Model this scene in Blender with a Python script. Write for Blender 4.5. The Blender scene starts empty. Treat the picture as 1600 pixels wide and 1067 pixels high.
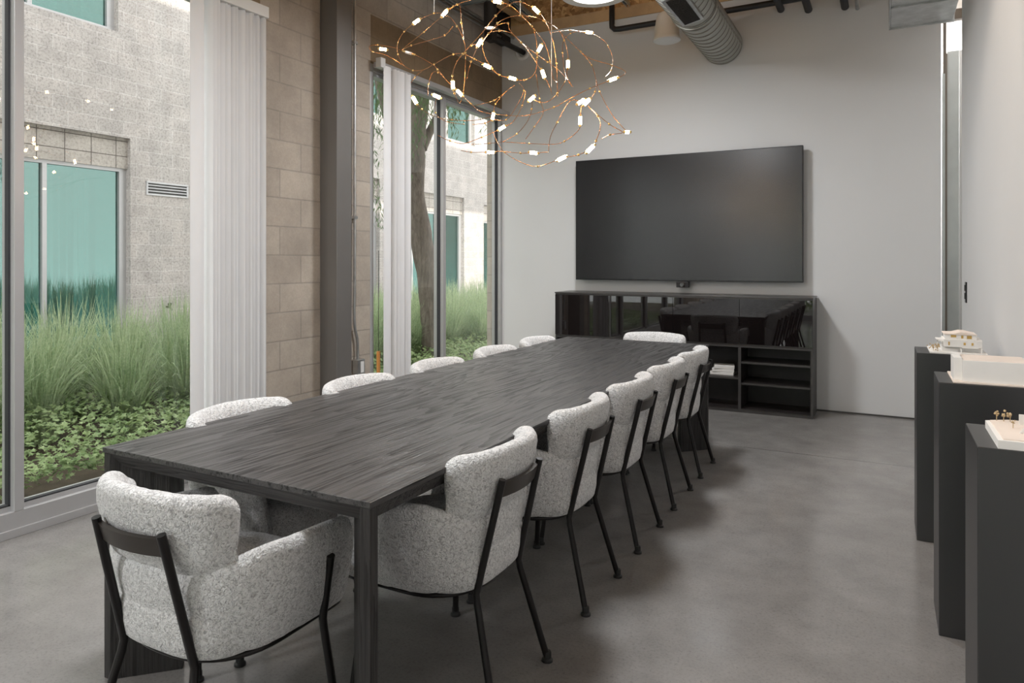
import bpy, bmesh, math, random
from mathutils import Vector, Matrix, noise
random.seed(7)
PI = math.pi
sc = bpy.context.scene
C = sc.collection

# ---------------------------------------------------------------- camera
TH = math.radians(27.8); FPX = 1100.0; EYE = 1.36
cd = bpy.data.cameras.new('camera'); cam = bpy.data.objects.new('camera', cd); C.objects.link(cam)
cd.sensor_width = 36; cd.lens = FPX/1600*36; cd.shift_y = -(533.5-406)/1600
cd.clip_start = 0.05; cd.clip_end = 200
cam.location = (0, 0, EYE); cam.rotation_euler = (PI/2, 0, TH)
sc.camera = cam

# ---------------------------------------------------------------- world, sun, exposure
w = bpy.data.worlds.new('world'); sc.world = w; w.use_nodes = True
nt = w.node_tree; nt.nodes.clear()
bg = nt.nodes.new('ShaderNodeBackground'); bg.inputs['Strength'].default_value = 2.9
bg.inputs['Color'].default_value = (.965, .98, .985, 1)
wo = nt.nodes.new('ShaderNodeOutputWorld'); nt.links.new(bg.outputs[0], wo.inputs[0])
sd = bpy.data.lights.new('sun', 'SUN'); sd.energy = 4.0; sd.angle = math.radians(1.0); sd.color = (1, .95, .86)
so = bpy.data.objects.new('sun', sd); C.objects.link(so)
so.rotation_euler = Vector((-0.90, 0.30, -0.25)).to_track_quat('-Z', 'Y').to_euler()
sc.view_settings.view_transform = 'Standard'; sc.view_settings.look = 'None'
sc.view_settings.exposure = 0.22; sc.view_settings.gamma = 1.0
try: sc.view_settings.use_curve_mapping = False
except Exception: pass

def ceiling_lamp(loc, size, power, col=(.95, .975, 1)):
    l = bpy.data.lights.new('pendant_and_fill_light', 'AREA'); l.shape = 'DISK'; l.size = size; l.energy = power; l.color = col
    o = bpy.data.objects.new('pendant_and_fill_light', l); C.objects.link(o); o.location = loc
def spot_lamp(loc, aim, power, deg=50, blend=.6, col=(1, .86, .72)):
    l = bpy.data.lights.new('spot_light', 'SPOT'); l.energy = power; l.spot_size = math.radians(deg); l.spot_blend = blend; l.color = col
    l.shadow_soft_size = .04
    o = bpy.data.objects.new('spot_light', l); C.objects.link(o); o.location = loc
    o.rotation_euler = (Vector(aim)-Vector(loc)).to_track_quat('-Z', 'Y').to_euler()
# light of the round pendants (their shades are built below)
PEND = [(-1.87, 4.85, 3.30), (-1.73, 1.6, 3.30), (-3.05, -1.3, 2.68)]  # all but the first are unseen, added to light the room and television
def ceiling_fill_light(loc, power):
    l = bpy.data.lights.new('ceiling_fill', 'AREA'); l.shape = 'DISK'; l.size = .3; l.energy = power; l.color = (.85, .93, 1)
    o = bpy.data.objects.new('ceiling_fill', l); C.objects.link(o); o.location = loc; o.rotation_euler = (PI, 0, 0)
for p in PEND: ceiling_fill_light((p[0], p[1], p[2]+.14), 15)  # fill added above the shades to brighten the wood ceiling
for p in PEND: ceiling_lamp((p[0], p[1], p[2]-.015), .42, 56)
pa = bpy.data.lights.new('passage_fill', 'AREA'); pa.size = .6; pa.energy = 90; pao = bpy.data.objects.new('passage_fill', pa); C.objects.link(pao); pao.location = (1.2, 8.3, 4.2)  # unseen light added to brighten the gap beside the back wall
# light of the ceiling can spots
CANS = [((-3.32, 5.85), (-3.3, 5.6, 0)), ((-0.35, 3.4), (0.5, 4.3, 1.6)), ((-0.35, 1.2), (0.5, 1.9, 1.6))]
for (x, y), a in CANS: spot_lamp((x, y, 3.56), a, 60, 62, .7)

# ---------------------------------------------------------------- helpers
def tag(o, label=None, cat=None, group=None, kind=None):
    if label: o['label'] = label
    if cat: o['category'] = cat
    if group: o['group'] = group
    if kind: o['kind'] = kind
    return o
def thing(name, label, cat, loc=(0, 0, 0), rz=0, group=None):
    o = bpy.data.objects.new(name, None); C.objects.link(o); o.empty_display_size = .1
    o.location = loc; o.rotation_euler = (0, 0, rz)
    return tag(o, label, cat, group)
def obj(name, bm, m, parent=None, smooth=False, loc=None):
    me = bpy.data.meshes.new(name)
    if isinstance(bm, tuple): me.from_pydata(bm[0], [], bm[1]); me.update()
    else:
        bm.normal_update(); bm.to_mesh(me); bm.free()
    ms = m if isinstance(m, (list, tuple)) else [m]
    for mm in ms: me.materials.append(mm)
    if smooth:
        me.polygons.foreach_set('use_smooth', [True]*len(me.polygons))
        if smooth == 'auto':
            try: me.set_sharp_from_angle(angle=math.radians(35))
            except Exception: pass
    o = bpy.data.objects.new(name, me); C.objects.link(o)
    if parent: o.parent = parent
    if loc: o.location = loc
    return o
def struct(name, bm, m, parent=None, **k):
    o = obj(name, bm, m, parent, **k)
    if not parent: o['kind'] = 'structure'
    return o
def NB(): return bmesh.new()
def bx(bm, x0, x1, y0, y1, z0, z1, mi=0, bev=0):
    vs = [bm.verts.new((x, y, z)) for x in (x0, x1) for y in (y0, y1) for z in (z0, z1)]
    fs = [(0, 1, 3, 2), (4, 6, 7, 5), (0, 4, 5, 1), (2, 3, 7, 6), (0, 2, 6, 4), (1, 5, 7, 3)]
    fl = [bm.faces.new([vs[i] for i in f]) for f in fs]
    for f in fl: f.material_index = mi
    if bev:
        es = list({e for f in fl for e in f.edges})
        bmesh.ops.bevel(bm, geom=es, offset=bev, segments=2, affect='EDGES', profile=.5)
    return bm
def box(x0, x1, y0, y1, z0, z1, bev=0): return bx(NB(), x0, x1, y0, y1, z0, z1, 0, bev)
def prism(bm, pts, d0, d1, fn):
    """extrude 2-D polygon pts between d0 and d1; fn(u,v,d)->xyz"""
    a = [bm.verts.new(fn(u, v, d0)) for u, v in pts]; b = [bm.verts.new(fn(u, v, d1)) for u, v in pts]
    n = len(pts)
    bm.faces.new(a); bm.faces.new(list(reversed(b)))
    for i in range(n): bm.faces.new((a[i], b[i], b[(i+1) % n], a[(i+1) % n]))
    bmesh.ops.recalc_face_normals(bm, faces=bm.faces[:])
    return bm
def loft(bm, rings, closed=False, cap=True):
    rv = [[bm.verts.new(p) for p in r] for r in rings]
    n = len(rv[0]); m = len(rv)
    for i in range(m if closed else m-1):
        a, b = rv[i], rv[(i+1) % m]
        for j in range(n): bm.faces.new((a[j], a[(j+1) % n], b[(j+1) % n], b[j]))
    if cap and not closed:
        bm.faces.new(list(reversed(rv[0]))); bm.faces.new(rv[-1])
    bmesh.ops.recalc_face_normals(bm, faces=bm.faces[:])
    return bm
def tube(bm, pts, r, n=8, closed=False, cap=True):
    pts = [Vector(p) for p in pts]; m = len(pts)
    T = []
    for i in range(m):
        if closed: t = pts[(i+1) % m]-pts[i-1]
        else: t = pts[min(i+1, m-1)]-pts[max(i-1, 0)]
        T.append(t.normalized() if t.length > 1e-9 else Vector((0, 0, 1)))
    up = Vector((0, 0, 1)) if abs(T[0].z) < .9 else Vector((1, 0, 0))
    N = (up-T[0]*up.dot(T[0])).normalized(); rings = []
    for i in range(m):
        N = (N-T[i]*N.dot(T[i])); N = N.normalized() if N.length > 1e-6 else T[i].orthogonal().normalized()
        B = T[i].cross(N); rr = r[i] if isinstance(r, (list, tuple)) else r
        rings.append([pts[i]+(N*math.cos(a)+B*math.sin(a))*rr for a in [2*PI*j/n for j in range(n)]])
    b2 = NB(); loft(b2, rings, closed, cap)
    me = bpy.data.meshes.new('tmp'); b2.to_mesh(me); b2.free(); bm.from_mesh(me); bpy.data.meshes.remove(me)
    return bm
def lathe(bm, prof, n=32, loc=(0, 0, 0)):
    rings = [[(loc[0]+max(r, 1e-4)*math.cos(2*PI*j/n), loc[1]+max(r, 1e-4)*math.sin(2*PI*j/n), loc[2]+z) for j in range(n)] for r, z in prof]
    return loft(bm, rings)
def spline(P, per=8):
    P = [Vector(p) for p in P]; out = []
    for i in range(len(P)-1):
        p0 = P[max(i-1, 0)]; p1 = P[i]; p2 = P[i+1]; p3 = P[min(i+2, len(P)-1)]
        for k in range(per):
            t = k/per
            out.append(.5*((2*p1)+(p2-p0)*t+(2*p0-5*p1+4*p2-p3)*t*t+(3*p1-3*p2+p3-p0)*t**3))
    out.append(P[-1]); return out
def at(px, py, dist):
    """a point dist metres in front of the eye, used to measure the place"""
    a = (px-800)/FPX; b = (406-py)/FPX
    return Vector((dist*(-math.sin(TH)+a*math.cos(TH)), dist*(math.cos(TH)+a*math.sin(TH)), EYE+b*dist))

# ---------------------------------------------------------------- materials
class Mat:
    def __init__(s, name):
        s.m = bpy.data.materials.new(name); s.m.use_nodes = True; s.t = s.m.node_tree; s.b = s.t.nodes['Principled BSDF']; s.out = s.t.nodes['Material Output']
    def n(s, typ, **k):
        x = s.t.nodes.new(typ)
        for a, v in k.items():
            if hasattr(x, a): setattr(x, a, v)
        return x
    def l(s, a, b): s.t.links.new(a, b)
    def coords(s, scale=(1, 1, 1), kind='Object'):
        tc = s.n('ShaderNodeTexCoord'); mp = s.n('ShaderNodeMapping'); mp.inputs['Scale'].default_value = scale
        s.l(tc.outputs[kind], mp.inputs[0]); return mp.outputs[0]
    def noise(s, vec, scale, detail=4, rough=.55, dist=0):
        x = s.n('ShaderNodeTexNoise'); x.inputs['Scale'].default_value = scale; x.inputs['Detail'].default_value = detail
        x.inputs['Roughness'].default_value = rough; x.inputs['Distortion'].default_value = dist
        if vec is not None: s.l(vec, x.inputs['Vector'])
        return x.outputs[0]
    def ramp(s, fac, stops):
        r = s.n('ShaderNodeValToRGB'); e = r.color_ramp.elements
        while len(e) < len(stops): e.new(.5)
        for i, (p, c) in enumerate(stops):
            e[i].position = p; e[i].color = (c, c, c, 1) if isinstance(c, (int, float)) else (*c, 1)
        s.l(fac, r.inputs[0]); return r.outputs[0]
    def mix(s, fac, a, b, mode='MIX'):
        x = s.n('ShaderNodeMix'); x.data_type = 'RGBA'; x.blend_type = mode
        for v, i in ((fac, 0), (a, 6), (b, 7)):
            if isinstance(v, (int, float)): x.inputs[i].default_value = v if i == 0 else (v, v, v, 1)
            elif isinstance(v, tuple): x.inputs[i].default_value = (*v, 1)
            else: s.l(v, x.inputs[i])
        return x.outputs[2]
    def bump(s, h, strength=.3, dist=.01):
        x = s.n('ShaderNodeBump'); x.inputs['Strength'].default_value = strength; x.inputs['Distance'].default_value = dist
        s.l(h, x.inputs['Height']); s.l(x.outputs[0], s.b.inputs['Normal']); return x
    def set(s, **k):
        nm = dict(col='Base Color', rough='Roughness', metal='Metallic', emc='Emission Color', ems='Emission Strength', spec='Specular IOR Level', coat='Coat Weight', coatr='Coat Roughness', sheen='Sheen Weight', trans='Transmission Weight')
        for a, v in k.items():
            i = s.b.inputs[nm[a]]
            if isinstance(v, tuple): i.default_value = (*v, 1)
            elif isinstance(v, (int, float)): i.default_value = v
            else: s.l(v, i)
        return s
M = {}
def plain(name, col, rough=.5, metal=0, var=.06, scale=6, spec=.5, bump=0):
    m = Mat(name); v = m.coords(); nz = m.noise(v, scale, 5)
    c = m.ramp(nz, [(.3, tuple(x*(1-var) for x in col)), (.7, tuple(min(1, x*(1+var)) for x in col))])
    m.set(col=c, rough=rough, metal=metal, spec=spec)
    if bump: m.bump(m.noise(v, scale*20, 3), bump, .002)
    M[name] = m.m; return m
plain('white_wall', (.66, .66, .66), .75, var=.015, scale=1.5, bump=.12)
plain('white_paint', (.72, .72, .71), .6, var=.01)
plain('frame_metal', (.46, .455, .46), .42, .35, var=.03)
plain('gasket', (.03, .03, .035), .6)
plain('blind_white', (.78, .78, .79), .55, var=.015)
plain('column_paint', (.19, .18, .172), .35, .3, var=.06, scale=2)
plain('black_metal', (.018, .016, .016), .32, .5, var=.1)
plain('rubber', (.02, .02, .02), .6)
plain('rail_metal', (.05, .042, .036), .35, .6)
plain('galvanized', (.50, .51, .51), .36, .85, var=.2, scale=9)
plain('duct_metal', (.40, .40, .37), .45, .55, var=.10, scale=5)
plain('strut_metal', (.45, .50, .51), .4, .8, var=.1)
plain('dark_steel', (.03, .027, .025), .5, .3)
plain('black_pipe', (.025, .025, .027), .45, .2)
plain('wood_ledger', (.55, .36, .19), .7, var=.2, scale=4)
plain('speaker_white', (.70, .69, .67), .5, var=.01)
plain('tv_bezel', (.006, .006, .007), .3)
plain('cab_black', (.024, .02, .019), .38, var=.15, scale=12)
plain('cab_edge', (.075, .07, .068), .35, .4, var=.1)
plain('pedestal_paint', (.013, .013, .014), .36, var=.12, scale=2, spec=1.0)
plain('model_white', (.80, .785, .76), .6, var=.02, scale=14)
plain('model_cream', (.80, .70, .62), .65, var=.04, scale=10)
plain('model_amber', (.55, .36, .10), .5, var=.15, scale=30)
plain('dry_plant', (.50, .38, .22), .8, var=.3, scale=80)
plain('bronze', (.20, .17, .14), .45, .3)
plain('alu', (.55, .58, .57), .35, .35, var=.05)
plain('orange', (.70, .25, .05), .6)
plain('paper', (.75, .73, .70), .7)
plain('copper_wire', (.62, .30, .13), .25, .9, var=.05)
plain('brass_bead', (.75, .52, .22), .3, .8)
plain('steel_wire', (.75, .75, .74), .3, .3)
plain('insulation', (.045, .045, .048), .8)
plain('soil', (.09, .065, .045), .95, var=.3, scale=8)
plain('paving', (.36, .35, .33), .9, var=.1, scale=3)

# brick / block walls -------------------------------------------------
def blocks(name, axis, c1, c2, mortar, bump=.35, speck=0, y0=.231, mort=.012, bw=.406, bh=.2032, off=.5):
    m = Mat(name); tc = m.n('ShaderNodeTexCoord'); sp = m.n('ShaderNodeSeparateXYZ'); m.l(tc.outputs['Object'], sp.inputs[0])
    cb = m.n('ShaderNodeCombineXYZ'); ax = m.n('ShaderNodeMath', operation='ADD'); ax.inputs[1].default_value = y0+40*bw
    az = m.n('ShaderNodeMath', operation='ADD'); az.inputs[1].default_value = .03+bh*20
    m.l(sp.outputs[axis], ax.inputs[0]); m.l(sp.outputs[2], az.inputs[0]); m.l(ax.outputs[0], cb.inputs[0]); m.l(az.outputs[0], cb.inputs[1])
    br = m.n('ShaderNodeTexBrick'); br.offset = off; br.squash = 1; br.offset_frequency = 2
    br.inputs['Scale'].default_value = 1; br.inputs['Brick Width'].default_value = bw; br.inputs['Row Height'].default_value = bh
    br.inputs['Mortar Size'].default_value = mort/2; br.inputs['Mortar Smooth'].default_value = .3; br.inputs['Bias'].default_value = 0
    br.inputs['Color1'].default_value = (*c1, 1); br.inputs['Color2'].default_value = (*c2, 1); br.inputs['Mortar'].default_value = (*mortar, 1)
    m.l(cb.outputs[0], br.inputs[0])
    nz = m.noise(tc.outputs['Object'], 3.5, 6, .6)
    col = m.mix(.5, br.outputs[0], m.ramp(nz, [(.3, .35), (.7, .65)]), 'OVERLAY')
    n2 = m.noise(tc.outputs['Object'], 60 if not speck else 32, 5, .75)
    if speck: col = m.mix(1.0, col, m.ramp(n2, [(.36, 1-speck), (.5, 1.0), (.7, 1.12)]), 'MULTIPLY')
    else: col = m.mix(1.0, col, m.ramp(n2, [(.3, .9), (.7, 1.06)]), 'MULTIPLY')
    m.set(col=col, rough=.85, spec=.25)
    inv = m.n('ShaderNodeMath', operation='SUBTRACT'); inv.inputs[0].default_value = 1; m.l(br.outputs[1], inv.inputs[1])
    ad = m.n('ShaderNodeMath', operation='MULTIPLY_ADD'); ad.inputs[1].default_value = .25; m.l(n2, ad.inputs[0]); m.l(inv.outputs[0], ad.inputs[2])
    m.bump(ad.outputs[0], bump, .012); M[name] = m.m
blocks('block_tan', 1, (.45, .395, .335), (.385, .335, .285), (.33, .295, .255), y0=-3.637)
blocks('block_brown', 1, (.26, .195, .13), (.245, .185, .12), (.22, .165, .11), y0=-3.637, bump=.15)
blocks('block_ext', 1, (.48, .44, .415), (.43, .40, .38), (.53, .50, .48), speck=.42, y0=0, mort=.016)
blocks('block_ext_stack', 1, (.46, .42, .38), (.42, .385, .35), (.12, .10, .09), speck=.30, y0=-6.68+.37*20-40*.406, bw=.37, bh=.226, off=0, mort=.014)
blocks('block_ext_x', 0, (.56, .53, .50), (.50, .475, .45), (.55, .53, .505), speck=.42, y0=0)

# polished concrete floor
m = Mat('concrete_floor'); v = m.coords()
a = m.noise(v, .9, 6, .6, .4); b = m.noise(v, 90, 4, .8); c3 = m.noise(v, 5, 6, .65)
col = m.ramp(a, [(.3, (.190, .181, .173)), (.7, (.245, .235, .226))])
col = m.mix(1, col, m.ramp(c3, [(.3, .86), (.7, 1.12)]), 'MULTIPLY')
col = m.mix(1, col, m.ramp(b, [(.30, .70), (.48, 1.0), (.62, 1.03), (.75, 1.25)]), 'MULTIPLY')
sp = m.n('ShaderNodeSeparateXYZ'); m.l(v, sp.inputs[0])
def joint(axis, pos, wdt):
    s1 = m.n('ShaderNodeMath', operation='SUBTRACT'); s1.inputs[1].default_value = pos; m.l(sp.outputs[axis], s1.inputs[0])
    s2 = m.n('ShaderNodeMath', operation='ABSOLUTE'); m.l(s1.outputs[0], s2.inputs[0])
    s3 = m.n('ShaderNodeMath', operation='GREATER_THAN'); s3.inputs[1].default_value = wdt; m.l(s2.outputs[0], s3.inputs[0]); return s3.outputs[0]
j = joint(1, 5.31, .003)
col = m.mix(m.n('ShaderNodeMath').outputs[0], col, col) if False else m.mix(j, (.06, .055, .05), col)
m.set(col=col, rough=m.ramp(c3, [(.3, .12), (.7, .21)]), spec=.5)
m.bump(m.noise(v, 1.6, 2), .05, .01); M['floor'] = m.m

# stained oak
def oak(name, axis, c1, c2, rough=.38, rep=1.0):
    m = Mat(name); sc_ = [9, 9, 9]; sc_[axis] = .55; v = m.coords(tuple(s*rep for s in sc_))
    d = m.noise(m.coords(tuple((1.1 if i != axis else .35) for i in range(3))), 1.4, 2, .5)
    cs = [2.6, 2.6, 2.6]; cs[axis] = .30
    base = m.noise(m.coords(tuple(c_*rep for c_ in cs)), 1.5, 3, .45, .35)
    k1 = m.n('ShaderNodeMath', operation='MULTIPLY'); k1.inputs[1].default_value = 19; m.l(base, k1.inputs[0])
    fine = m.noise(v, 3, 4, .6); k2 = m.n('ShaderNodeMath', operation='MULTIPLY_ADD'); k2.inputs[1].default_value = 1.6; m.l(fine, k2.inputs[0]); m.l(k1.outputs[0], k2.inputs[2])
    wv = m.n('ShaderNodeMath', operation='FRACT'); m.l(k2.outputs[0], wv.inputs[0])
    sc2 = [150, 150, 150]; sc2[axis] = 3.5; pores = m.noise(m.coords(tuple(sc2)), 1, 3, .6)
    g = m.mix(.45, wv.outputs[0], m.ramp(pores, [(.40, 0.), (.58, 1.)]))
    col = m.ramp(g, [(.16, c1), (.36, tuple((a+b*1.6)/2.6 for a, b in zip(c1, c2))), (.8, c2)])
    col = m.mix(1, col, m.ramp(d, [(.3, .8), (.7, 1.2)]), 'MULTIPLY')
    m.set(col=col, rough=m.ramp(g, [(.1, rough+.2), (.7, rough)]), spec=.45)
    m.bump(g, .55, .0025); M[name] = m.m
oak('oak_y', 1, (.008, .007, .007), (.077, .074, .073), .30)
oak('oak_z', 2, (.012, .0105, .010), (.034, .031, .030), .45)
oak('oak_x', 0, (.012, .011, .011), (.045, .042, .041), .42)

# boucle
def boucle(name, hi, lo):
    m = Mat(name); v = m.coords()
    d = m.noise(v, 55, 2, .5)
    vm = m.n('ShaderNodeVectorMath', operation='MULTIPLY_ADD'); vm.inputs[1].default_value = (.022, .022, .022)
    cbn = m.n('ShaderNodeTexNoise'); cbn.inputs['Scale'].default_value = 60; m.l(v, cbn.inputs['Vector']); m.l(cbn.outputs['Color'], vm.inputs[0]); m.l(v, vm.inputs[2])
    vo = m.n('ShaderNodeTexVoronoi'); vo.feature = 'F1'; vo.inputs['Scale'].default_value = 150; m.l(vm.outputs[0], vo.inputs['Vector'])
    big = m.noise(vm.outputs[0], 130, 3, .6, 1.2)
    col = m.ramp(big, [(.36, lo), (.50, tuple((a*.75+b*.25) for a, b in zip(hi, lo))), (.60, hi)])
    m.set(col=col, rough=.95, spec=.1, sheen=.35)
    h = m.mix(.5, m.ramp(vo.outputs[0], [(0, 1.), (.7, 0.)]), big)
    m.bump(h, .8, .0065); M[name] = m.m
boucle('boucle', (.80, .795, .79), (.38, .375, .375))

# osb
m = Mat('osb'); v = m.coords((1, 1, 1)); vo = m.n('ShaderNodeTexVoronoi'); vo.inputs['Scale'].default_value = 22; vo.inputs['Randomness'].default_value = 1
nn = m.n('ShaderNodeTexNoise'); nn.inputs['Scale'].default_value = 14; m.l(v, nn.inputs['Vector'])
vm = m.n('ShaderNodeVectorMath', operation='MULTIPLY_ADD'); vm.inputs[1].default_value = (.12, .12, .12); m.l(nn.outputs['Color'], vm.inputs[0]); m.l(v, vm.inputs[2]); m.l(vm.outputs[0], vo.inputs['Vector'])
g = m.n('ShaderNodeSeparateColor'); m.l(vo.outputs['Color'], g.inputs[0])
m.set(col=m.ramp(g.outputs[0], [(0, (.28, .14, .05)), (.5, (.48, .26, .10)), (1, (.66, .41, .18))]), rough=.8); M['osb'] = m.m

# glass: thin pane, part mirror part clear
def pane(name, tint, refl=.5, rough=0.0):
    m = Mat(name); m.t.nodes.remove(m.b)
    tr = m.n('ShaderNodeBsdfTransparent'); tr.inputs[0].default_value = (*tint, 1)
    gl = m.n('ShaderNodeBsdfGlossy'); gl.inputs['Roughness'].default_value = rough; gl.inputs[0].default_value = (.95, 1, .98, 1)
    fr = m.n('ShaderNodeFresnel'); fr.inputs[0].default_value = 1.45
    ge = m.n('ShaderNodeNewGeometry'); io = m.n('ShaderNodeMath', operation='MULTIPLY_ADD'); io.inputs[1].default_value = 1/1.45-1.45; io.inputs[2].default_value = 1.45
    m.l(ge.outputs['Backfacing'], io.inputs[0]); m.l(io.outputs[0], fr.inputs[0])
    mu = m.n('ShaderNodeMath', operation='MULTIPLY'); mu.inputs[1].default_value = refl; m.l(fr.outputs[0], mu.inputs[0])
    mx = m.n('ShaderNodeMixShader'); m.l(mu.outputs[0], mx.inputs[0]); m.l(tr.outputs[0], mx.inputs[1]); m.l(gl.outputs[0], mx.inputs[2]); m.l(mx.outputs[0], m.out.inputs[0])
    M[name] = m.m
pane('glass', (.97, .975, .968), .9)
m = Mat('teal_glass'); m.t.nodes.remove(m.b)
tr = m.n('ShaderNodeBsdfTransparent'); tr.inputs[0].default_value = (.21, .44, .41, 1)
gl = m.n('ShaderNodeBsdfGlossy'); gl.inputs['Roughness'].default_value = .01; gl.inputs[0].default_value = (.7, .95, .88, 1)
mx = m.n('ShaderNodeMixShader'); mx.inputs[0].default_value = .13
m.l(tr.outputs[0], mx.inputs[1]); m.l(gl.outputs[0], mx.inputs[2]); m.l(mx.outputs[0], m.out.inputs[0]); M['teal_glass'] = m.m
m = Mat('dark_glass'); m.set(col=(.008, .006, .006), rough=.015, spec=.75); M['dark_glass'] = m.m
m = Mat('tv_screen'); m.set(col=(.012, .012, .013), rough=.24, spec=.6); M['tv_screen'] = m.m
def glow(name, col, s):
    m = Mat(name); m.set(col=col, emc=col, ems=s); M[name] = m.m
glow('led', (1, .66, .34), 70); glow('lamp_face', (1, .95, .88), 3); glow('can_face', (1, .80, .62), 2.2)
# plants
def leafmat(name, a, b, sc_=2.5, trans=.25):
    m = Mat(name); v = m.coords(); nz = m.noise(v, sc_, 3); n2 = m.noise(v, 45, 2)
    c = m.mix(.5, m.ramp(nz, [(.3, a), (.7, b)]), m.ramp(n2, [(.35, a), (.65, b)]))
    m.set(col=c, rough=.5, spec=.3)
    tl = m.n('ShaderNodeBsdfTranslucent'); m.l(c, tl.inputs[0]); mx = m.n('ShaderNodeMixShader'); mx.inputs[0].default_value = trans
    m.l(m.b.outputs[0], mx.inputs[1]); m.l(tl.outputs[0], mx.inputs[2]); m.l(mx.outputs[0], m.out.inputs[0]); M[name] = m.m
leafmat('grass', (.24, .35, .19), (.66, .74, .48), 2.5, .45); leafmat('ivy', (.16, .28, .10), (.52, .62, .32), 4, .35); leafmat('tree_leaf', (.07, .14, .05), (.20, .30, .13), 6)
m = Mat('bark'); v = m.coords((9, 9, 2.2)); nz = m.noise(v, 3, 8, .7, .6)
m.set(col=m.ramp(nz, [(.3, (.10, .08, .065)), (.7, (.30, .255, .215))]), rough=.9); m.bump(nz, .8, .02); M['bark'] = m.m

# ================================================================ ROOM
XW, YB, XR, YR = -3.774, 6.9175, .5, -4.0
ZC = 4.35
struct('floor', box(XW-.18, XR+1.6, YR, YB+3.2, -.1, 0), M['floor'])
struct('ceiling', box(XW-.3, XR+1.6, YR-.2, YB+3.2, ZC, ZC+.12), M['osb'])
# left wall of block: spandrels, piers
WH = 3.0
bm = NB(); bx(bm, XW-.2, XW, 3.46, 4.626, 0, WH); bx(bm, XW-.2, XW, YR-.2, -2.0, 0, WH)
bx(bm, XW-.2, XW, YR-.2, YB+.2, 3.405, ZC); bx(bm, XW-.2, XW, 3.46, 4.634, WH, 3.405); bx(bm, XW-.2, XW, YR-.2, -2.0, WH, 3.405)
bx(bm, XW-.2, XW, 6.93, YB+.2, 0, 3.405)
struct('wall_left', bm, M['block_tan'])
bm = NB(); bx(bm, XW-.2, XW-.002, 4.634, 6.93, WH, 3.405); bx(bm, XW-.2, XW-.002, -2.0, 3.46, 3.08, 3.405)
struct('trim_1', bm, M['block_brown'])
# back wall
bm = NB(); bx(bm, XW, .43, YB, YB+.14, 0, 3.834)
struct('wall_back', bm, M['white_wall'])
bm = NB(); bx(bm, XW, .43, YB, YB+.14, 3.95, ZC); struct('wall_back_upper', bm, M['osb'])
bm = NB(); bx(bm, XW, .43, YB-.015, YB+.14, 3.834, 3.95); struct('trim_2', bm, M['wood_ledger'])
struct('baseboard_back', box(-.53, .43, YB-.012, YB, 0, .012), M['cab_edge'])
# right wall
struct('wall_right', box(XR, XR+.13, YR, 5.975, 0, ZC), M['white_wall'])
# passage behind the right wall
struct('wall_passage', box(XR-.07, XR+1.6, 9.4, 9.55, 0, ZC), M['white_paint'])
struct('wall_passage_right', box(XR+1.5, XR+1.6, 5.8, 9.4, 0, ZC), M['white_paint'])
struct('wall_passage_near', box(XR+.13, XR+1.5, 5.8, 5.95, 0, ZC), M['white_paint'])
struct('wall_passage_left', box(.33, .43, YB+.14, 9.4, 0, ZC), M['white_paint'])
# rear wall with a wide window behind the photographer
bm = NB(); bx(bm, XW, XR+.13, YR-.2, YR, 2.9, ZC); bx(bm, XW, -3.3, YR-.2, YR, 0, 2.9); bx(bm, .1, XR+.13, YR-.2, YR, 0, 2.9)
struct('wall_rear', bm, M['white_wall'])

def window_unit(name, y0, y1, mulls, z1=WH, sill=.123, rear=False):
    """aluminium storefront in the left wall plane between y0 and y1"""
    xg = XW-.055; bm = NB(); f = .045
    bx(bm, XW-.11, XW, y0, y1, .0, sill, bev=.002)
    bx(bm, XW-.125, XW+.012, y0, y1, .0, .04, bev=.002)
    bx(bm, XW-.11, XW-.03, y0, y1, sill, sill+.022)
    bx(bm, XW-.11, XW, y0, y1, z1-.06, z1, bev=.002)
    bx(bm, XW-.11, XW-.03, y0, y1, z1-.09, z1-.06)
    for a, b in [(y0, y0+f), (y1-f, y1)]+[(m_-.0225, m_+.0225) for m_ in mulls]:
        bx(bm, XW-.11, XW+.002, a, b, sill, z1-.06, bev=.002)
    o = struct(name, bm, M['frame_metal'])
    g = NB(); xs = [y0]+list(mulls)+[y1]
    for i in range(len(xs)-1):
        a = xs[i]+(f if i == 0 else .0225); b = xs[i+1]-(f if i == len(xs)-2 else .0225)
        for (p, q, r, s) in ((a, a+.009, sill+.022, z1-.09), (b-.009, b, sill+.022, z1-.09)): bx(g, xg-.012, xg+.02, p, q, r, s)
        bx(g, xg-.012, xg+.02, a, b, sill+.022, sill+.030)
    obj('gasket', g, M['gasket'], o)
    for i in range(len(xs)-1):
        obj('glass_pane', box(xg-.003, xg+.003, xs[i]+.02, xs[i+1]-.02, sill+.01, z1-.07), M['glass'], o)
    return o
window_unit('window_1', -2.0, 3.46, [-.74, .60, 1.94], z1=3.08)
w2 = window_unit('window_2', 4.626, 6.925, [5.75])
# rear window
bm = NB()
for a in (-3.3, -2.2, -1.1, 0.05): bx(bm, a, a+.05, YR-.12, YR, 0, 2.9)
bx(bm, -3.3, .1, YR-.12, YR, 0, .12); bx(bm, -3.3, .1, YR-.12, YR, 2.84, 2.9)
w3 = struct('window_3', bm, M['frame_metal'])
for a in (-3.25, -2.15, -1.05): obj('glass_pane', box(a, a+1.05, YR-.063, YR-.057, .12, 2.84), M['glass'], w3)

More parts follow.
